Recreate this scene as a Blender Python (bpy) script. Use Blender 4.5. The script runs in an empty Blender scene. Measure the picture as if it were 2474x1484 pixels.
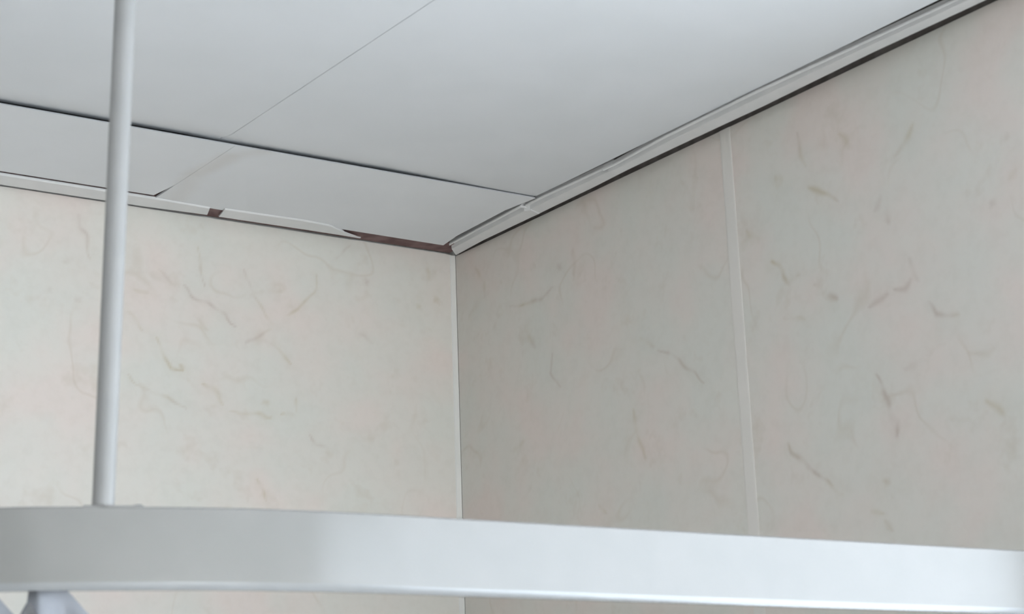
import bpy, bmesh, math, random
import numpy as np
from mathutils import Vector

# ------------------------------------------------------------------ camera
FPX, PW, PH = 4802.087, 2474.0, 1484.0
HC = 2.4                                             # ceiling height
CAM = Vector((-1.77758, -2.78316, 1.428))
YAW, PITCH, ROLL = 0.59724, 0.25904, -0.03458
FW = Vector((math.sin(YAW)*math.cos(PITCH), math.cos(YAW)*math.cos(PITCH), math.sin(PITCH)))
_r = Vector((math.cos(YAW), -math.sin(YAW), 0)); _u = _r.cross(FW)
RT = math.cos(ROLL)*_r + math.sin(ROLL)*_u
UP = -math.sin(ROLL)*_r + math.cos(ROLL)*_u
scene = bpy.context.scene
cd = bpy.data.cameras.new('camera'); cam = bpy.data.objects.new('camera', cd)
scene.collection.objects.link(cam); scene.camera = cam
from mathutils import Matrix
cam.matrix_world = Matrix(((RT.x, UP.x, -FW.x, CAM.x), (RT.y, UP.y, -FW.y, CAM.y), (RT.z, UP.z, -FW.z, CAM.z), (0, 0, 0, 1)))
cd.sensor_width = 36.0; cd.lens = 36.0*FPX/PW; cd.clip_start = 0.05
cd.dof.use_dof = True; cd.dof.focus_distance = 4.0; cd.dof.aperture_fstop = 13.0

# ------------------------------------------------------------------ light
WINDOW_RADIANCE, FILL_RADIANCE = 4.4, 15.5          # daylight through the side window's panes; glow of the added back fill window
w = bpy.data.worlds.new('world'); scene.world = w; w.use_nodes = True
w.node_tree.nodes['Background'].inputs[0].default_value = (0.75, 0.85, 1.0, 1)
w.node_tree.nodes['Background'].inputs[1].default_value = 1.0
scene.view_settings.view_transform = 'Standard'; scene.view_settings.look = 'None'
scene.view_settings.exposure = 0.0; scene.view_settings.gamma = 1.0
scene.view_settings.use_curve_mapping = False
scene.cycles.use_light_tree = False; scene.cycles.adaptive_threshold = 0.1; scene.cycles.adaptive_min_samples = 12; scene.cycles.glossy_bounces = 2; scene.cycles.max_bounces = 5      # keep the render quick

# ------------------------------------------------------------------ helpers
COL = scene.collection
def ray(px, py): return FW + RT*((px-PW/2)/FPX) - UP*((py-PH/2)/FPX)
def on(px, py, ax, v):                                # where a sight line meets an axis-aligned plane of the room
    d = ray(px, py); return CAM + d*((v-CAM[ax])/d[ax])

def obj(name, verts, faces, mat, parent=None, smooth=False, bevel=0.0, seg=2):
    me = bpy.data.meshes.new(name)
    bm = bmesh.new()
    vs = [bm.verts.new(v) for v in verts]
    for f in faces:
        try: bm.faces.new([vs[i] for i in f])
        except ValueError: pass
    bmesh.ops.recalc_face_normals(bm, faces=bm.faces)
    if bevel:
        bmesh.ops.bevel(bm, geom=[e for e in bm.edges if e.calc_face_angle(0) > 0.6], offset=bevel, segments=seg, affect='EDGES', profile=0.5)
    if smooth:
        for f in bm.faces: f.smooth = True
    bm.to_mesh(me); bm.free()
    me.materials.append(mat)
    if smooth: me.set_sharp_from_angle(angle=math.radians(40))
    o = bpy.data.objects.new(name, me); COL.objects.link(o)
    if parent: o.parent = parent
    return o
BF = [(0,1,2,3), (4,7,6,5), (0,4,5,1), (1,5,6,2), (2,6,7,3), (3,7,4,0)]
def box(name, x0, x1, y0, y1, z0, z1, mat, parent=None, bevel=0.0):
    v = [(x0,y0,z0),(x1,y0,z0),(x1,y1,z0),(x0,y1,z0),(x0,y0,z1),(x1,y0,z1),(x1,y1,z1),(x0,y1,z1)]
    return obj(name, v, BF, mat, parent, bevel=bevel)
def prism(name, bottom, z0, z1, mat, parent=None, bevel=0.0):         # polygon in plan, extruded in z
    n = len(bottom)
    v = [(p[0], p[1], z0) for p in bottom] + [(p[0], p[1], z1) for p in bottom]
    f = [tuple(range(n)), tuple(range(2*n-1, n-1, -1))] + [(i, (i+1) % n, n+(i+1) % n, n+i) for i in range(n)]
    return obj(name, v, f, mat, parent, bevel=bevel)
def loft(name, sections, mat, parent=None, smooth=True, bevel=0.0):   # closed cross sections joined in order, capped
    n = len(sections[0]); v = [p for s in sections for p in s]; f = []
    for i in range(len(sections)-1):
        for k in range(n):
            f.append((i*n+k, i*n+(k+1) % n, (i+1)*n+(k+1) % n, (i+1)*n+k))
    f.append(tuple(range(n))); f.append(tuple(range((len(sections)-1)*n, len(sections)*n)))
    return obj(name, v, f, mat, parent, smooth=smooth, bevel=bevel)
def tag(o, label, cat, kind=None, group=None):
    o['label'] = label; o['category'] = cat
    if kind: o['kind'] = kind
    if group: o['group'] = group
    return o
def empty(name, loc):
    o = bpy.data.objects.new(name, None); COL.objects.link(o); o.location = loc; return o
def adopt(o, root):                                   # meshes are built in room coordinates; hang them under an Empty away from the origin
    o.parent = root; o.matrix_parent_inverse = Matrix.Translation(-Vector(root.location)); return o

# ------------------------------------------------------------------ materials
def mat(name):
    m = bpy.data.materials.new(name); m.use_nodes = True
    nt = m.node_tree; return m, nt, nt.nodes['Principled BSDF']
def node(nt, t, **kw):
    n = nt.nodes.new(t)
    for k, v in kw.items(): setattr(n, k, v)
    return n
def noise(nt, vec, scale, detail=2.0, rough=0.5):
    n = node(nt, 'ShaderNodeTexNoise'); n.inputs['Scale'].default_value = scale
    n.inputs['Detail'].default_value = detail; n.inputs['Roughness'].default_value = rough
    nt.links.new(vec, n.inputs['Vector']); return n
def ramp(nt, fac, stops):
    r = node(nt, 'ShaderNodeValToRGB'); nt.links.new(fac, r.inputs[0])
    e = r.color_ramp.elements
    while len(e) < len(stops): e.new(0.5)
    for i, (p, c) in enumerate(stops): e[i].position = p; e[i].color = (*c, 1)
    return r
def mottled(name, c0, c1, scale=8.0, rough=0.45, spec=0.4, metal=0.0, bump=0.0, coat=0.0):
    m, nt, b = mat(name)
    tc = node(nt, 'ShaderNodeTexCoord')
    n = noise(nt, tc.outputs['Object'], scale, 1.0)
    r = ramp(nt, n.outputs['Fac'], [(0.35, c0), (0.65, c1)])
    nt.links.new(r.outputs[0], b.inputs['Base Color'])
    b.inputs['Roughness'].default_value = rough; b.inputs['Metallic'].default_value = metal
    b.inputs['Specular IOR Level'].default_value = spec
    if bump:
        n2 = noise(nt, tc.outputs['Object'], 260.0, 2.0)
        bp = node(nt, 'ShaderNodeBump'); bp.inputs['Strength'].default_value = bump; bp.inputs['Distance'].default_value = 0.001
        nt.links.new(n2.outputs['Fac'], bp.inputs['Height']); nt.links.new(bp.outputs[0], b.inputs['Normal'])
    return m

def vein_group():
    g = bpy.data.node_groups.new('vein_stroke', 'ShaderNodeTree')
    for nm, tp in (('P', 'NodeSocketVector'), ('A', 'NodeSocketVector'), ('BA', 'NodeSocketVector')):
        g.interface.new_socket(nm, in_out='INPUT', socket_type=tp)
    for nm in ('InvLen2', 'Width', 'Strength', 'Prev'):
        g.interface.new_socket(nm, in_out='INPUT', socket_type='NodeSocketFloat')
    g.interface.new_socket('Out', in_out='OUTPUT', socket_type='NodeSocketFloat')
    gi = g.nodes.new('NodeGroupInput'); go = g.nodes.new('NodeGroupOutput'); L = g.links.new
    def vm(op): n = g.nodes.new('ShaderNodeVectorMath'); n.operation = op; return n
    def fm(op): n = g.nodes.new('ShaderNodeMath'); n.operation = op; return n
    s = vm('SUBTRACT'); L(gi.outputs['P'], s.inputs[0]); L(gi.outputs['A'], s.inputs[1])
    d = vm('DOT_PRODUCT'); L(s.outputs[0], d.inputs[0]); L(gi.outputs['BA'], d.inputs[1])
    h = fm('MULTIPLY'); h.use_clamp = True; L(d.outputs['Value'], h.inputs[0]); L(gi.outputs['InvLen2'], h.inputs[1])
    sc = vm('SCALE'); L(gi.outputs['BA'], sc.inputs[0]); L(h.outputs[0], sc.inputs['Scale'])
    q = vm('SUBTRACT'); L(s.outputs[0], q.inputs[0]); L(sc.outputs[0], q.inputs[1])
    ln = vm('LENGTH'); L(q.outputs[0], ln.inputs[0])
    mr = g.nodes.new('ShaderNodeMapRange'); mr.interpolation_type = 'SMOOTHSTEP'
    L(ln.outputs['Value'], mr.inputs['Value']); mr.inputs['From Min'].default_value = 0.0
    L(gi.outputs['Width'], mr.inputs['From Max']); L(gi.outputs['Strength'], mr.inputs['To Min']); mr.inputs['To Max'].default_value = 0.0
    mx = fm('MAXIMUM'); L(mr.outputs[0], mx.inputs[0]); L(gi.outputs['Prev'], mx.inputs[1])
    L(mx.outputs[0], go.inputs['Out'])
    return g
VG = vein_group()

def marble(name):
    """cream marble-print wall panel: soft pink / grey-green clouds, fine speckle and brown veins where the photo shows them"""
    m, nt, b = mat(name); L = nt.links.new
    tc = node(nt, 'ShaderNodeTexCoord')
    mp = node(nt, 'ShaderNodeMapping'); mp.inputs['Location'].default_value = (3.17, 1.73, 0.41); L(tc.outputs['Object'], mp.inputs['Vector']); P = mp.outputs[0]
    cl = noise(nt, P, 7.0, 2.0, 0.55)
    base = ramp(nt, cl.outputs['Fac'], [(0.34, (0.742, 0.728, 0.672)), (0.50, (0.765, 0.724, 0.668)), (0.66, (0.795, 0.708, 0.655))])
    fine = noise(nt, P, 55.0, 2.0, 0.6)
    fr = ramp(nt, fine.outputs['Fac'], [(0.30, (0.93, 0.925, 0.91)), (0.55, (1, 1, 1)), (0.75, (1.0, 1.0, 1.0))])
    mul = node(nt, 'ShaderNodeMix', data_type='RGBA', blend_type='MULTIPLY'); mul.inputs[0].default_value = 0.4
    L(base.outputs[0], mul.inputs[6]); L(fr.outputs[0], mul.inputs[7])
    # yellow-grey flecks
    fl = noise(nt, P, 16.0, 3.0, 0.7)
    fm_ = node(nt, 'ShaderNodeMapRange'); fm_.inputs['From Min'].default_value = 0.60; fm_.inputs['From Max'].default_value = 0.76
    fm_.inputs['To Max'].default_value = 0.38; L(fl.outputs['Fac'], fm_.inputs['Value'])
    mf = node(nt, 'ShaderNodeMix', data_type='RGBA'); L(fm_.outputs[0], mf.inputs[0]); L(mul.outputs[2], mf.inputs[6]); mf.inputs[7].default_value = (0.62, 0.55, 0.46, 1)
    # faint wisps everywhere
    wv = noise(nt, P, 5.5, 2.0, 0.5)
    ws = node(nt, 'ShaderNodeMath', operation='SUBTRACT'); L(wv.outputs['Fac'], ws.inputs[0]); ws.inputs[1].default_value = 0.5
    wb_ = node(nt, 'ShaderNodeMath', operation='ABSOLUTE'); L(ws.outputs[0], wb_.inputs[0])
    wm = node(nt, 'ShaderNodeMapRange'); wm.inputs['From Min'].default_value = 0.0; wm.inputs['From Max'].default_value = 0.014
    wm.inputs['To Min'].default_value = 0.24; wm.inputs['To Max'].default_value = 0.0; L(wb_.outputs[0], wm.inputs['Value'])
    wk = noise(nt, P, 11.0, 0.0)
    wg = node(nt, 'ShaderNodeMapRange'); wg.inputs['From Min'].default_value = 0.48; wg.inputs['From Max'].default_value = 0.64; L(wk.outputs['Fac'], wg.inputs['Value'])
    wx = node(nt, 'ShaderNodeMath', operation='MULTIPLY'); L(wm.outputs[0], wx.inputs[0]); L(wg.outputs[0], wx.inputs[1])
    mw = node(nt, 'ShaderNodeMix', data_type='RGBA'); L(wx.outputs[0], mw.inputs[0]); L(mf.outputs[2], mw.inputs[6]); mw.inputs[7].default_value = (0.56, 0.47, 0.36, 1)
    # printed veins: their course is stored on the panel mesh
    at = node(nt, 'ShaderNodeAttribute'); at.attribute_name = 'vein'; prev = at.outputs['Fac']
    br = noise(nt, P, 30.0, 1.0, 0.6)                  # broken, uneven ink
    bm_ = node(nt, 'ShaderNodeMapRange'); bm_.inputs['From Min'].default_value = 0.35; bm_.inputs['From Max'].default_value = 0.58
    bm_.inputs['To Min'].default_value = 0.25; L(br.outputs['Fac'], bm_.inputs['Value'])
    vk = node(nt, 'ShaderNodeMath', operation='MULTIPLY'); vk.use_clamp = True; L(prev, vk.inputs[0]); L(bm_.outputs[0], vk.inputs[1])
    hue = noise(nt, P, 9.0, 0.0)
    vc = ramp(nt, hue.outputs['Fac'], [(0.42, (0.47, 0.37, 0.31)), (0.56, (0.51, 0.42, 0.26))])
    mv = node(nt, 'ShaderNodeMix', data_type='RGBA'); L(vk.outputs[0], mv.inputs[0]); L(mw.outputs[2], mv.inputs[6]); L(vc.outputs[0], mv.inputs[7])
    L(mv.outputs[2], b.inputs['Base Color'])
    b.inputs['Roughness'].default_value = 0.42; b.inputs['Specular IOR Level'].default_value = 0.35
    return m

def marble_panel(axis, a0, a1, z0, z1, vis, veins, parent):
    """a wall panel from a0 to a1 along the wall; its face is a fine grid where the picture sees it and carries the vein print"""
    st = .003
    def ticks(lo, hi, l, h):
        l, h = max(lo, l), min(hi, h); n = max(1, int((h-l)/st)); t = [l+(h-l)*i/n for i in range(n+1)]
        if l-lo > 1e-4: t.insert(0, lo)
        if hi-h > 1e-4: t.append(hi)
        return np.array(t)
    A = ticks(a0, a1, vis[0], vis[1]); Z = ticks(z0, z1, vis[2], vis[3]); na, nz = len(A), len(Z)
    GA, GZ = np.meshgrid(A, Z, indexing='ij'); pa, pz = GA.ravel(), GZ.ravel()
    mask = np.zeros(na*nz)
    rnd = random.Random(7)
    wob = [(rnd.uniform(25, 150), rnd.uniform(25, 150), rnd.uniform(0, 6.28), rnd.uniform(0, 6.28)) for _ in range(7)]
    wa = sum(np.sin(k1*pa+k2*pz+f1) for k1, k2, f1, f2 in wob)*.0011; wz = sum(np.cos(k2*pa-k1*pz+f2) for k1, k2, f1, f2 in wob)*.0011
    qa, qz = pa+wa, pz+wz
    for pts, wd, sg in veins:
        W3 = [on(x, y, axis, 0.0) for x, y in pts]; P2 = [(p[1-axis], p[2]) for p in W3]
        if len(P2) == 1: P2.append((P2[0][0]+.004, P2[0][1]+.003))
        tot = len(P2)-1
        for i in range(tot):
            (x0, y0), (x1, y1) = P2[i], P2[i+1]; dx, dy = x1-x0, y1-y0
            h = np.clip(((qa-x0)*dx+(qz-y0)*dy)/(dx*dx+dy*dy), 0, 1)
            d = np.hypot(qa-x0-dx*h, qz-y0-dy*h)
            u = (i+h)/tot; taper = .55+.45*np.sin(np.pi*np.clip(u, 0, 1))
            v = sg*np.clip(1-d/(wd*1.25*taper), 0, 1); v += .16*sg*np.clip(1-d/(wd*4.5), 0, 1)
            mask = np.maximum(mask, v)
    f = lambda a, z, c: (c, a, z) if axis == 0 else (a, c, z)
    V = [f(a, z, 0.0) for a, z in zip(pa, pz)]; idx = lambda i, j: i*nz+j
    F = [(idx(i, j), idx(i+1, j), idx(i+1, j+1), idx(i, j+1)) for i in range(na-1) for j in range(nz-1)]
    loop = [idx(i, 0) for i in range(na)]+[idx(na-1, j) for j in range(1, nz)]+[idx(i, nz-1) for i in range(na-2, -1, -1)]+[idx(0, j) for j in range(nz-2, 0, -1)]
    b0 = len(V); V += [f(a, z, T-.0003) for a, z in ((a0, z0), (a1, z0), (a1, z1), (a0, z1))]
    F += [(b0, b0+1, b0+2, b0+3), tuple(loop[:na])+(b0+1, b0), tuple(loop[na-1:na-1+nz])+(b0+2, b0+1), tuple(loop[na+nz-2:2*na+nz-2])+(b0+3, b0+2), tuple(loop[2*na+nz-3:])+(loop[0], b0, b0+3)]
    me = bpy.data.meshes.new('wall_panel'); me.from_pydata(V, [], F); me.update()
    bm = bmesh.new(); bm.from_mesh(me); bmesh.ops.recalc_face_normals(bm, faces=bm.faces); bm.to_mesh(me); bm.free()
    at = me.attributes.new('vein', 'FLOAT', 'POINT'); at.data.foreach_set('value', np.concatenate([mask, np.zeros(4)]).astype(np.float32))
    me.materials.append(M_MARBLE)
    o = bpy.data.objects.new('wall_panel', me); COL.objects.link(o); o.parent = parent; return o
T = 0.008                                              # wall panel thickness
def zm(sc, ox, oy, pts): return [(ox+x*sc, oy+y*sc) for x, y in pts]
A4 = lambda *p: zm(0.5392, 0, 440, p)
A5 = lambda *p: zm(0.4852, 1000, 560, p)
A7 = lambda *p: zm(0.5592, 1600, 500, p)
A8 = lambda *p: zm(0.4044, 1550, 300, p)
VL = [
 (A4((350,150),(355,200),(385,245),(405,340)), .0032, .38), (A4((720,400),(790,465)), .004, .34),
 (A4((840,465),(900,525),(960,565),(1060,640)), .0034, .50), (A4((890,290),(895,380),(910,465)), .0032, .40),
 (A4((1095,380),(1110,445),(1160,540),(1220,640)), .0036, .34), (A4((1430,420),(1380,520),(1340,570),(1285,600)), .0032, .40),
 (A4((580,570),(645,655)), .004, .34), (A4((705,705),(735,780),(770,830),(820,850)), .0040, .50), (A4((820,850),(808,815)), .004, .42),
 (A4((910,900),(945,930),(1000,990)), .0045, .42), (A4((590,880),(680,940),(760,980),(840,1010)), .0032, .36),
 (A4((1035,1030),(1150,1050),(1220,1045)), .0038, .42), (A4((1255,1035),(1310,1040)), .004, .46), (A4((1330,970),(1335,1030)), .004, .36),
 (A4((1210,720),(1260,775),(1300,810)), .0042, .34), (A4((1390,1130),(1420,1175),(1470,1185)), .0036, .40),
 (A4((1150,1320),(1180,1380),(1190,1420)), .0034, .40), (A4((890,630),(930,660)), .005, .25), (A4((1100,720),(1220,660)), .0036, .28),
 (A4((1500,330),(1570,285)), .004, .25), (A4((1620,680),(1670,725)), .0032, .22), (A4((1905,380),(1925,440)), .004, .25),
 (A4((600,485),(660,500)), .004, .26), (A4((300,360)), .010, .30), (A4((350,520)), .010, .28), (A4((200,490)), .008, .24), (A4((1950,535)), .009, .34),
 (A4((1635,450)), .007, .30), (A4((1870,560)), .008, .24), (A4((1180,1000)), .008, .3),
]
VR = [
 (A5((480,380),(560,350),(640,335),(690,280)), .0042, .42), (A5((790,100),(795,200)), .008, .34), (A5((730,180)), .012, .30),
 (A5((310,180),(345,260),(355,320)), .008, .26), (A5((690,620),(685,700),(725,775)), .005, .34), (A5((580,530),(600,570)), .009, .30),
 (A5((1220,590),(1290,610),(1330,660),(1390,700),(1450,755)), .0042, .40), (A5((1100,890),(1110,1020),(1155,1130)), .006, .32),
 (A5((1130,540),(1195,570)), .008, .22), (A5((1060,450)), .010, .32), (A5((920,1370),(960,1400)), .006, .30), (A5((480,1090),(550,1050)), .006, .2),
 (A7((480,240),(520,300),(550,320),(590,295)), .0052, .50), (A7((660,340),(690,350)), .006, .32), (A7((695,380),(750,410)), .006, .52),
 (A7((900,430),(970,385)), .005, .36), (A7((1000,360),(1040,345),(1070,310)), .006, .40), (A7((1060,240),(1105,325)), .006, .36),
 (A7((1150,410),(1190,465),(1230,470),(1270,450)), .0055, .44), (A7((920,730),(950,770),(985,850),(1005,930),(1000,990)), .0055, .48),
 (A7((545,1030),(560,1075),(640,1135),(700,1190),(780,1250)), .0048, .44), (A7((970,1190)), .010, .36), (A7((890,1330),(960,1325)), .006, .32),
 (A7((970,1365),(1000,1400)), .006, .30), (A7((1410,840),(1480,900)), .008, .34), (A7((540,485),(620,490)), .006, .25),
 (A7((1050,700),(1130,670)), .005, .22), (A7((1330,640),(1420,635),(1440,615)), .005, .22),
 (A8((985,380),(1060,405),(1180,465)), .0060, .50), (A8((800,325),(840,350)), .006, .32), (A8((935,50),(950,180),(985,250)), .005, .30),
 (A8((1620,20),(1570,110),(1510,195)), .006, .36), (A8((1190,50),(1250,130)), .007, .32), (A8((1420,450),(1390,500)), .008, .26),
 (A8((1460,520),(1470,580)), .009, .32), (A8((620,640),(690,700)), .008, .28), (A8((2230,270),(2200,320)), .008, .26), (A8((2110,485)), .010, .30),
 (A8((2190,40),(2180,90)), .006, .25),
]
M_MARBLE = marble('marble_print_panel')
M_CEIL = mottled('ceiling_board_white', (0.735, 0.750, 0.765), (0.755, 0.768, 0.785), 9.0, 0.55, 0.3)
M_STRIP = mottled('cream_plastic_strip', (0.785, 0.75, 0.705), (0.80, 0.76, 0.715), 14.0, 0.4, 0.4)
M_CORNER = mottled('white_plastic_corner', (0.79, 0.78, 0.745), (0.81, 0.795, 0.765), 14.0, 0.4, 0.4)
M_TRIM = mottled('white_plastic_trim', (0.79, 0.79, 0.785), (0.82, 0.815, 0.81), 30.0, 0.38, 0.4)
M_VOID = mottled('ceiling_void_dark', (0.05, 0.045, 0.04), (0.08, 0.07, 0.065), 6.0, 0.9, 0.1)
M_GAP = mottled('dark_gap_behind_panels', (0.19, 0.165, 0.155), (0.26, 0.235, 0.22), 40.0, 0.9, 0.1)
M_WOOD = mottled('reddish_brown_batten', (0.16, 0.095, 0.09), (0.24, 0.155, 0.15), 40.0, 0.7, 0.2)
M_PLASTER = mottled('plaster', (0.72, 0.71, 0.68), (0.76, 0.75, 0.72), 5.0, 0.8, 0.2)
M_SIDE = mottled('taupe_paint', (0.30, 0.29, 0.27), (0.34, 0.325, 0.305), 5.0, 0.8, 0.2)
M_FLOOR = mottled('floor_tile_beige', (0.78, 0.775, 0.76), (0.82, 0.815, 0.80), 5.0, 0.45, 0.4)
M_RAIL = mottled('white_painted_rail', (0.265, 0.260, 0.250), (0.275, 0.268, 0.258), 20.0, 0.24, 0.75)
M_LIP = mottled('glossy_rail_lip', (0.34, 0.345, 0.35), (0.36, 0.365, 0.37), 20.0, 0.22, 0.8, metal=0.21)
M_ROD = mottled('satin_aluminium_rod', (0.35, 0.348, 0.342), (0.37, 0.366, 0.36), 30.0, 0.36, 0.19, metal=0.02)
M_CLOTH = mottled('pale_blue_curtain_cloth', (0.35, 0.365, 0.40), (0.37, 0.385, 0.42), 25.0, 0.8, 0.2, bump=0.3)
M_FRAME = mottled('white_window_frame', (0.72, 0.72, 0.71), (0.76, 0.76, 0.75), 12.0, 0.4, 0.4)
def stained_ceiling():                                 # the cut boards along the wall, with a faint brown water stain by their joint
    m, nt, b = mat('ceiling_board_stained'); L = nt.links.new
    tc = node(nt, 'ShaderNodeTexCoord'); n = noise(nt, tc.outputs['Object'], 9.0, 3.0)
    r = ramp(nt, n.outputs['Fac'], [(0.35, (0.785, 0.800, 0.815)), (0.65, (0.805, 0.818, 0.835))])
    flat = node(nt, 'ShaderNodeVectorMath', operation='MULTIPLY'); flat.inputs[1].default_value = (1, 1, 0)
    wn = noise(nt, tc.outputs['Object'], 22.0, 2.0)
    wk = node(nt, 'ShaderNodeVectorMath', operation='SCALE'); L(wn.outputs['Color'], wk.inputs[0]); wk.inputs['Scale'].default_value = 0.02
    wa = node(nt, 'ShaderNodeVectorMath', operation='ADD'); L(tc.outputs['Object'], wa.inputs[0]); L(wk.outputs[0], wa.inputs[1]); L(wa.outputs[0], flat.inputs[0])
    prev = None
    pts = [on(x, y, 2, HC) for x, y in ((425, 478), (470, 420), (560, 376), (640, 362))]
    for p in pts: p.z = 0
    for (a, c), wd, st in zip(zip(pts[:-1], pts[1:]), (.030, .030, .030), (.20, .26, .16)):
        g = node(nt, 'ShaderNodeGroup', node_tree=VG); L(flat.outputs[0], g.inputs['P']); ba = c-a
        g.inputs['A'].default_value = a+Vector((.01, .01, 0)); g.inputs['BA'].default_value = ba; g.inputs['InvLen2'].default_value = 1/ba.length_squared
        g.inputs['Width'].default_value = wd; g.inputs['Strength'].default_value = st
        if prev: L(prev, g.inputs['Prev'])
        else: g.inputs['Prev'].default_value = 0
        prev = g.outputs[0]
    mv = node(nt, 'ShaderNodeMix', data_type='RGBA'); L(prev, mv.inputs[0]); L(r.outputs[0], mv.inputs[6]); mv.inputs[7].default_value = (0.55, 0.48, 0.40, 1)
    L(mv.outputs[2], b.inputs['Base Color']); b.inputs['Roughness'].default_value = 0.55; b.inputs['Specular IOR Level'].default_value = 0.3
    return m
M_STRIPCEIL = stained_ceiling()
def pane_mat(name, strength, ca, cb):
    m, nt, b = mat(name)
    b.inputs['Emission Color'].default_value = (*[(p+q)/2 for p, q in zip(ca, cb)], 1); b.inputs['Emission Strength'].default_value = strength
    b.inputs['Base Color'].default_value = (0.8, 0.85, 0.88, 1); b.inputs['Roughness'].default_value = 0.4
    return m
M_GLASS = mottled('frosted_glass_edge', (0.74, 0.79, 0.82), (0.78, 0.83, 0.86), 4.0, 0.4, 0.5)
def pane(win, ax, sgn, m, *dims):                      # frosted pane; light leaves it through its room-side face
    o = adopt(box('pane', *dims, M_GLASS), win); o.data.materials.append(m)
    for f in o.data.polygons:
        if f.normal[ax]*sgn > .9: f.material_index = 1
M_PANE = pane_mat('frosted_daylit_glass_side', WINDOW_RADIANCE, (0.83, 0.95, 1.07), (0.86, 0.96, 1.07))
M_FILL_PANE = pane_mat('glowing_fill_pane_back', FILL_RADIANCE, (0.93, 0.98, 1.0), (0.96, 0.99, 1.0))

# ------------------------------------------------------------------ room shell
XW, YW = -4.2, -8.0                                    # far ends of the room, behind and left of the camera
VT = HC + 0.11                                         # underside of the slab above the suspended ceiling
WY0, WY1, WZ0, WZ1 = -4.70, -1.43, 1.00, 2.22          # window opening in the right wall
floor = tag(box('floor', XW-.1, .12, YW-.1, .1, -0.06, 0.0, M_FLOOR), 'beige floor under the room, out of view', 'floor', 'structure')
wl = tag(box('wall_left', XW, .12, T, .10, 0.0, VT, M_PLASTER), 'cream marble-patterned panelled wall left of the corner, brighter of the two walls', 'wall', 'structure')
x1 = 0.0
for x0 in (-1.0, -2.0, -3.0, XW):
    if x1 == 0.0: marble_panel(1, x0, -.0015, .002, HC-.0016, (-.86, 0, 1.55, 2.41), VL, wl)
    else: box('wall_panel', x0, x1-0.0015, 0.0, T-.0003, 0.002, HC-.0016, M_MARBLE, wl, 0.0006)
    x1 = x0
wr = obj('wall_right', [], [], M_PLASTER)
me = wr.data; bm = bmesh.new()
def addbox(bm, x0, x1, y0, y1, z0, z1):
    vs = [bm.verts.new(v) for v in [(x0,y0,z0),(x1,y0,z0),(x1,y1,z0),(x0,y1,z0),(x0,y0,z1),(x1,y0,z1),(x1,y1,z1),(x0,y1,z1)]]
    for f in BF: bm.faces.new([vs[i] for i in f])
for a in ((YW, WY0, 0, VT), (WY1, T, 0, VT), (WY0, WY1, 0, WZ0), (WY0, WY1, WZ1, VT)): addbox(bm, T, .10, *a)
bmesh.ops.recalc_face_normals(bm, faces=bm.faces); bm.to_mesh(me); bm.free()
tag(wr, 'cream marble-patterned panelled wall right of the corner with pale vertical joint', 'wall', 'structure')
JY = -0.736
for (y0, y1, z0, z1) in ((JY+.001, -.0015, .002, HC-.0034), (WY1, JY-.001, .002, HC-.0034), (WY0, WY1-.002, .002, WZ0), (WY0, WY1-.002, WZ1, HC-.0034), (YW, WY0-.002, .002, HC-.0034)):
    if y1 > -1: marble_panel(0, y0, y1, z0, z1, (-1.33, 0, 1.55, 2.41), VR, wr)
    else: box('wall_panel', 0.0, T-.0003, y0, y1, z0, z1, M_MARBLE, wr, 0.0006)
box('gap_backing', T-.0028, T-.0004, YW, -.004, HC-.006, HC+.06, M_GAP, wr)  # dark strip: deepens the shade in the gap by its colour
# pale cover strip over the joint of the two right-hand panels (it leans a touch)
def leaning_strip(y_top, y_bot, wid, zt, zb, proud):
    dy = (y_bot-y_top)/(zt-zb); s = []
    for z in (HC-.0034, 0.01):
        yc = y_top + dy*(zt-z) if z > 1.2 else y_bot + dy*(zb-1.2)
        s.append([(0.001, yc-wid/2, z), (-proud*.5, yc-wid/2, z), (-proud, yc-wid/2+.003, z), (-proud, yc+wid/2-.003, z), (-proud*.5, yc+wid/2, z), (0.001, yc+wid/2, z)])
    return s
loft('joint_strip', leaning_strip(-.7284, -.7415, .023, 2.385, 1.82, .0007), M_STRIP, wr, smooth=False)['label'] = 'pale vertical strip over the panel joint'
# white corner bead on the left wall side of the corner
cs = [[(-.0005, -.0012, z), (-.010, -.0012, z), (-.0115, 0.0004, z), (-.0005, 0.0004, z)] for z in (.002, HC-.0026)]
loft('corner_strip', cs, M_CORNER, wl, smooth=False)['label'] = 'thin white strip in the wall corner'
wb = obj('wall_back', [], [], M_PLASTER); bm = bmesh.new()
BX0, BX1, BZ0, BZ1 = -3.20, -.35, .40, 1.58
for a in ((XW, BX0, 0, VT), (BX1, .12, 0, VT), (BX0, BX1, 0, BZ0), (BX0, BX1, BZ1, VT)): addbox(bm, a[0], a[1], YW-.1, YW, a[2], a[3])
bmesh.ops.recalc_face_normals(bm, faces=bm.faces); bm.to_mesh(wb.data); bm.free()
tag(wb, 'plain plaster wall behind the viewer', 'wall', 'structure')
tag(box('wall_side', XW-.1, XW, YW-.1, .1, 0, VT, M_SIDE), 'plain plaster wall on the viewer\'s left', 'wall', 'structure')
win = tag(empty('window_1', (.04, (WY0+WY1)/2, WZ0)), 'frosted daylit window in the right wall beyond the picture', 'window', 'structure')
fr = .05
for (y0, y1, z0, z1) in ((WY0, WY0+fr, WZ0, WZ1), (WY1-fr, WY1, WZ0, WZ1), ((WY0+WY1)/2-fr/2, (WY0+WY1)/2+fr/2, WZ0+fr, WZ1-fr), (WY0+fr, WY1-fr, WZ0, WZ0+fr), (WY0+fr, WY1-fr, WZ1-fr, WZ1)):
    adopt(box('window_frame', .006, .06, y0, y1, z0, z1, M_FRAME, bevel=.003), win)
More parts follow.
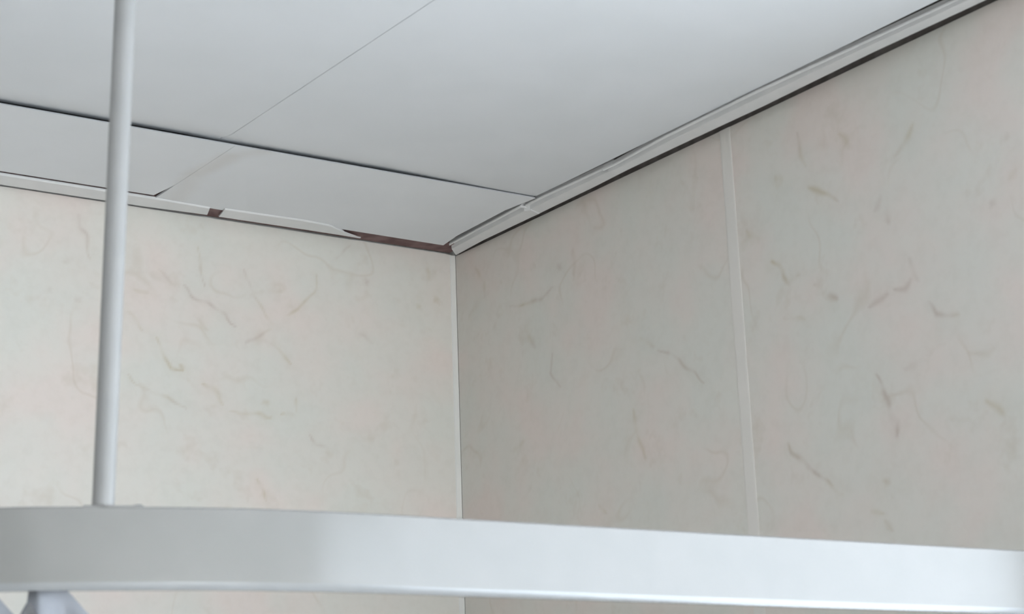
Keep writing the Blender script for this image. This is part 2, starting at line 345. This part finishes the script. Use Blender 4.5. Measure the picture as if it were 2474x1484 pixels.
for (y0, y1) in ((WY0+fr, (WY0+WY1)/2-fr/2), ((WY0+WY1)/2+fr/2, WY1-fr)):
    pane(win, 0, -1, M_PANE, .028, .034, y0, y1, WZ0+fr, WZ1-fr)

fill_win = tag(empty('fill_window', ((BX0+BX1)/2, YW-.05, BZ0)), 'added wide glowing fill window in the wall behind the viewer', 'window', 'structure')  # added light source in window form, brightens the left wall
for (x0, x1, z0, z1) in ((BX0, BX0+fr, BZ0, BZ1), (BX1-fr, BX1, BZ0, BZ1), ((BX0+BX1)/2-fr/2, (BX0+BX1)/2+fr/2, BZ0+fr, BZ1-fr), (BX0+fr, BX1-fr, BZ0, BZ0+fr), (BX0+fr, BX1-fr, BZ1-fr, BZ1)):
    adopt(box('window_frame', x0, x1, YW-.06, YW-.006, z0, z1, M_FRAME, bevel=.003), fill_win)
for (x0, x1) in ((BX0+fr, (BX0+BX1)/2-fr/2), ((BX0+BX1)/2+fr/2, BX1-fr)):
    pane(fill_win, 1, 1, M_FILL_PANE, x0, x1, YW-.034, YW-.028, BZ0+fr, BZ1-fr)

# ------------------------------------------------------------------ suspended ceiling
ceil = tag(box('ceiling', XW-.1, .12, YW-.1, .1, VT, VT+.05, M_VOID), 'white suspended ceiling of large smooth boards', 'ceiling', 'structure')
SY = -0.332                                            # joint between the full boards and the cut boards along the wall
def board(x00, x01, x10, x11, yn, yf, mat_, roll):
    """one ceiling board, near edge yn to far edge yf; the far edge of the first row rolls up by roll(x)"""
    NX, secs = 12, []
    g = 0.0005
    for i in range(NX+1):
        t = i/NX
        xn = x00+g + (x01-x00-2*g)*t; xf = x10+g + (x11-x10-2*g)*t
        r, wd = roll((xn+xf)/2)
        ys = [yn+g, yn+.0015+g] + [yf-wd*(1-k/8) for k in range(9)]
        zs = [HC+.0012, HC] + [HC+r*(k/8)**2.2 for k in range(9)]
        lo = []
        for y, z in zip(ys, zs):
            u = (y-yn)/(yf-yn)
            lo.append((xn+(xf-xn)*u, y, z + (.0012 if i in (0, NX) else 0)))
        if roll is roll_edge:                          # the rolled edge laps over the cut boards
            lo += [(xf, yf+.0035, HC+max(r+.0008, .0026)), (xf, yf+.022, HC+max(r+.004, .005))]
        secs.append(lo + [(xf, lo[-1][1], HC+.016), (xn, yn+g, HC+.012)])
    return loft('ceiling_board', secs, mat_, ceil, smooth=True)
def roll_edge(x):
    k = max(0.0, min(1.0, (-x-.06)/.25))
    if x < -.6: return .0062, .056
    return .0006+.0046*k, .040
nob = lambda x: (.0012, .0015)
xs = [-.0565, -.599, -1.2, -1.8, -2.4, -3.0, -3.6, XW]
ys = [SY, SY-1.2, SY-2.4, SY-3.6, SY-4.8, SY-6.0, SY-7.2, YW]
for j in range(len(ys)-1):
    for i in range(len(xs)-1):
        b0, b1 = xs[i+1], xs[i]
        n0, f0, n1, f1 = b0, b0, b1, b1
        if j == 0:                                     # the first joint runs a little askew
            if i == 0: n0, f0 = -.5916, -.6029
            if i == 1: n1, f1 = -.5916, -.6029
        board(n0, n1, f0, f1, ys[j+1], ys[j], M_CEIL, roll_edge if j == 0 else nob)
# cut boards between SY and the wall, hanging a little lower
ZS = HC-.0012
def cut_board(pts, lift):                              # its room-side edge is undercut
    n = len(pts); v = [(p[0], p[1], ZS+lift) for p in pts] + [(p[0], p[1]+(.003 if p[1] < -.2 else 0), ZS+lift+.003) for p in pts]
    f = [tuple(range(n)), tuple(range(2*n-1, n-1, -1))] + [(i, (i+1) % n, n+(i+1) % n, n+i) for i in range(n)]
    return obj('cut_board', v, f, M_STRIPCEIL, ceil)
cut_board([(XW, SY+.0035), (-.5797, SY+.0035), (-.5815, -.125), (-.5895, -.0640), (XW, -.0685)], .0003)
cut_board([(-.5795, SY+.0030), (-.0565, SY+.0025), (-.0645, -.255), (-.0585, -.10), (-.050, -.0415), (-.10, -.0420), (-.5815, -.0465), (-.5814, -.125)], 0)
box('batten', XW, -.012, -.052, -.0005, HC+.0008, HC+.020, M_WOOD, ceil, .001)['label'] = 'reddish brown wooden batten bared where edging is missing'

# ------------------------------------------------------------------ edge trims below the ceiling
def trim(n, secs, label, prof, th=.0022):
    """secs: pairs of pixels (ceiling side, wall side); prof: (share of width, drop below ceiling)"""
    S = []
    for (a, b, dz) in secs:
        A = on(a[0], a[1], 2, HC-.003-dz); B = on(b[0], b[1], 2, HC-.003-dz)
        lo = [A.lerp(B, u) for u, d in prof]
        for p, (u, d) in zip(lo, prof): p.z = HC-d-dz
        hi = [Vector((p.x, p.y, p.z+th)) for p in reversed(lo)]
        S.append([tuple(p) for p in lo+hi])
    return tag(loft('trim_%d' % n, S, M_TRIM, smooth=False, bevel=0.0), label, 'trim', 'structure')
PF = [(0, .0040), (.06, .0046), (.09, -.0030), (.33, -.0030), (.36, .0052), (.93, .0056), (1.0, .0048)]
PL = [(0, .0020), (.05, .0034), (.93, .0038), (1.0, .0026)]
def ln(p, q, x): return (x, p[1]+(q[1]-p[1])*(x-p[0])/(q[0]-p[0]))
lt = lambda x: ln((0, 421.5), (1078, 590), x); lb = lambda x: ln((0, 446.5), (1090, 611), x)
trim(1, [((-900, 280), (-930, 306), 0), ((0, 421.5), (-30, 442), 0), ((370, 479.5), (345, 499), 0), ((507, 503), (500, 519.5), .0)],
     'long white edging strip on the left wall, running out of picture past the rod', PL)
trim(2, [((543, 506), (528, 524), 0), ((733, 533), (720, 553), 0), ((800, 546), (800, 565), 0), ((830, 561), (872, 576), .001)],
     'short white edging strip on the left wall with dark notch at one end', PL)
trim(3, [((1085, 590), (1102, 614), 0), ((1150, 555), (1168, 578), 0), ((1257, 498), (1283, 523), .001), ((1270, 500), (1303, 514), .002)],
     'short white edging strip on the right wall closest to the corner', PF)
trim(4, [((1268, 496), (1290, 520), 0), ((1313, 474), (1345, 493), 0), ((1400, 434), (1432, 451), 0), ((1480, 396), (1510, 411), 0)],
     'short greyish edging strip on the right wall between two other strips', PF)
trim(5, [((1456, 410), (1494, 419), .003), ((1486, 396), (1516, 408), .002), ((1600, 333), (1632, 353), .0), ((1812, 228), (1846, 253), 0), ((2065, 112), (2104, 126), 0), ((2306, 0), (2362, 6), 0), ((3300, -470), (3382, -466), 0)],
     'long white edging strip along the right wall leading out of picture', PF)

# ------------------------------------------------------------------ curved curtain rail hung on a rod
ctrl = [(-1.46, -1.04), (-1.40, -1.10), (-1.325, -1.165), (-1.227, -1.2225), (-1.18, -1.2435), (-1.118, -1.2655), (-1.069, -1.280), (-1.0345, -1.2875), (-.999, -1.293), (-.961, -1.2975),
        (-.90, -1.3005), (-.83, -1.302), (-.514, -1.3105), (-.137, -1.322), (-.003, -1.326)]
def cat(pts, n=6):
    out = []
    for i in range(len(pts)-1):
        p0, p1, p2, p3 = (Vector(pts[max(i-1, 0)]), Vector(pts[i]), Vector(pts[i+1]), Vector(pts[min(i+2, len(pts)-1)]))
        for k in range(n):
            t = k/n
            out.append(.5*((2*p1)+(p2-p0)*t+(2*p0-5*p1+4*p2-p3)*t*t+(3*p1-p0-3*p2+p3)*t*t*t))
    out.append(Vector(pts[-1])); return out
# the rail goes on round its bend to the left wall
far = [(-1.46-.32*math.sin(a), -.72-.32*math.cos(a)) for a in []]
ctrl = [(-1.66, -.004), (-1.66, -.30), (-1.655, -.55), (-1.62, -.76), (-1.555, -.92)] + ctrl
path = cat(ctrl)
def zoff(x): return .0042*(x+.961)/.46 if x > -1.6 else .0042*(-1.6+.961)/.46
def sweep(prof):                                       # prof: (towards the room, height)
    S = []
    for i, p in enumerate(path):
        d = (path[min(i+1, len(path)-1)]-path[max(i-1, 0)]).normalized(); nrm = Vector((d.y, -d.x))
        S.append([(p.x+nrm.x*a, p.y+nrm.y*a, zoff(p.x)*.5+h) for a, h in prof])
    return S
ZB, ZT = 1.6315, 1.700
rail = tag(empty('curtain_rail', (-1.15, -1.25, ZB)), 'wide pale grey curved curtain rail with a thin hanging rod across the lower picture', 'curtain rail')
face = [(-.0015, ZT), (0, ZT-.0015), (.0003, ZT-.02), (.0003, ZB+.0064), (-.002, ZB+.0060), (-.016, ZB+.0065), (-.018, ZB+.008), (-.018, ZT-.002), (-.016, ZT)]
adopt(loft('track', sweep(face), M_RAIL), rail)
lip = [(.0003, ZB+.0064), (.0001, ZB+.0056), (-.0004, ZB+.0036), (-.0014, ZB+.0010), (-.0022, ZB)] + [(-.012, ZB+.0004), (-.012, ZB+.0060)]
adopt(loft('bottom_lip', sweep(lip), M_LIP), rail)['label'] = 'rounded lower edge of the rail'
bx = Vector((-1.1475, -1.2470)); bz = ZT+zoff(bx.x)*.5
base = Vector((bx.x, bx.y, bz))
d = ray(303, 0); k = ((Vector((bx.x, bx.y))-CAM.xy).dot(d.xy))/d.xy.length_squared; top = CAM + d*k
axis = (top-base); axis *= (HC+.05-base.z)/axis.z
def tube(name, p, q, r, mat_, n=24, cap=0.0):
    ax = (q-p).normalized(); u = ax.orthogonal().normalized(); v = ax.cross(u)
    ring = lambda c, rr: [tuple(c+u*(rr*math.cos(2*math.pi*i/n))+v*(rr*math.sin(2*math.pi*i/n))) for i in range(n)]
    S = [ring(p, r-cap), ring(p+ax*cap, r), ring(q-ax*cap, r), ring(q, r-cap)] if cap else [ring(p, r), ring(q, r)]
    return loft(name, S, mat_)
RR = .0093
b0 = on(259, 1221, 1, bx.y); 
rod = adopt(tube('hanging_rod', base+axis*.0015, base+axis, RR, M_ROD, 32, .0006), rail)
rod['label'] = 'thin round silver rod rising from the rail'
ta = axis.normalized()
rc = base+ta*((1222-1078)/1222*(top-base).length)
c_ = tube('rod_ring', rc-ta*.0006, rc+ta*.0006, RR+.0002, M_RAIL, 32); c_.parent = rod; c_.matrix_parent_inverse = Matrix.Translation(-Vector(rail.location))
adopt(tube('ceiling_flange', base+axis*((HC-.012-base.z)/axis.z), base+axis*((HC-.0005-base.z)/axis.z), .032, M_ROD, 32, .002), rail)
def plan_box(name, c, along, half_l, half_w, z0, z1, mat_, bev):
    n_ = Vector((along.y, -along.x))
    P = [c-along*half_l-n_*half_w, c+along*half_l-n_*half_w, c+along*half_l+n_*half_w, c-along*half_l+n_*half_w]
    return prism(name, P, z0, z1, mat_, None, bev)
al = Vector((.94, -.34)).normalized()
adopt(plan_box('rod_saddle', bx+al*.008, al, .024, .007, bz-.001, bz+.0012, M_RAIL, .0005), rail)
sc_ = bx+al*.0285
adopt(tube('saddle_screw', Vector((sc_.x, sc_.y, bz)), Vector((sc_.x, sc_.y, bz+.0026)), .0045, M_ROD, 16, .001), rail)
adopt(box('wall_bracket', -.016, -.0005, -1.352, -1.30, ZB-.006, ZT+.012, M_RAIL, None, .003), rail)
adopt(box('wall_bracket', -1.69, -1.63, -.016, -.0005, ZB-.006, ZT+.008, M_RAIL, None, .003), rail)

# ------------------------------------------------------------------ gathered curtain hanging below the rail
def at_len(px):                                        # point of the rail's centre line seen in picture column px
    best = None
    for i in range(len(path)-1):
        for t in (0, .25, .5, .75):
            p = path[i].lerp(path[i+1], t); q = Vector((p.x, p.y, ZB))-CAM
            x = PW/2+FPX*q.dot(RT)/q.dot(FW)
            if best is None or abs(x-px) < best[0]: best = (abs(x-px), p, (path[i+1]-path[i]).normalized())
    return best[1], best[2]
MPP = .000352                                          # metres per pixel column at the rail
P0, D0 = at_len(112); N0 = Vector((D0.y, -D0.x))
cur = tag(empty('curtain', (P0.x, P0.y, .12)), 'pale bluish gathered curtain hooked below the rail at the lower left edge', 'curtain')
peaks = [(112, 40, 45), (-44, 34, 36), (-185, 36, 40), (-310, 30, 36)]
def hang(px):                                          # how far the cloth's top edge sags below the rail, and its fold depth
    best = 9.9
    for c, hl, hr in peaks:
        if px < c-hl: v = ((c-hl-px)*1.9+22) * MPP if c-hl-px > 3 else (c-hl-px)/3*28*MPP
        elif px > c+hr: v = (px-c-hr)*1.15*MPP
        else: v = 0.0
        best = min(best, v)
    return min(best, .05)
cols, rows = [], 22
px = -345
while px <= 245: cols.append(px); px += 4 if 30 < px < 230 else 7
V, Fc = [], []
for i, px in enumerate(cols):
    s = (px-112)*MPP
    pl = P0 + D0*s
    ph = (px-112)/138.0*2*math.pi
    for r in range(rows+1):
        t = r/rows
        zt = ZB+.0022+zoff(pl.x)*.5-hang(px); z = zt+(.14-zt)*t**1.5
        amp = (.003+.030*min(1, t*3))
        off = -.009 + amp*(math.cos(ph+.9)-.9)*.5
        if t < .2 and px < 95: off -= .006*(95-px)/20 if px > 75 else .006
        V.append((pl.x+N0.x*off, pl.y+N0.y*off, z))
n = rows+1
for i in range(len(cols)-1):
    for r in range(rows): Fc.append((i*n+r, (i+1)*n+r, (i+1)*n+r+1, i*n+r+1))
cl = obj('cloth', V, Fc, M_CLOTH, None, smooth=True); adopt(cl, cur)
so = cl.modifiers.new('thickness', 'SOLIDIFY'); so.thickness = .0012; so.offset = 0
for c, hl, hr in peaks:
    p = P0+D0*((c-112)*MPP)+N0*(-.009); z = ZB+.004+zoff(p.x)*.5
    adopt(tube('hook', Vector((p.x, p.y, z-.001)), Vector((p.x, p.y, z+.010)), .0022, M_RAIL, 10, .0005), cur)
# shade in the crease of the fold, painted as a dark grey patch
M_FOLD_SHADE = mottled('dark_grey_fold_shade', (0.15, 0.15, 0.155), (0.19, 0.19, 0.195), 30.0, 0.85, 0.15)
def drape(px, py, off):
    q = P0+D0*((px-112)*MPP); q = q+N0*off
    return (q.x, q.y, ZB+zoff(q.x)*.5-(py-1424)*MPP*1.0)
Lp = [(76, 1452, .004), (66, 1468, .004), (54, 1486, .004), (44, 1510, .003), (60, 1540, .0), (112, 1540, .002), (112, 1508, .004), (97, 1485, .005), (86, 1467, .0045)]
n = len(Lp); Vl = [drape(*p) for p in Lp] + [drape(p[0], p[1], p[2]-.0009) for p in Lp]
ll = obj('fold_shade', Vl, [tuple(range(n)), tuple(range(2*n-1, n-1, -1))]+[(i, (i+1) % n, n+(i+1) % n, n+i) for i in range(n)], M_FOLD_SHADE)
adopt(ll, cur)['label'] = 'dark grey patch painted as the shade in the fold'
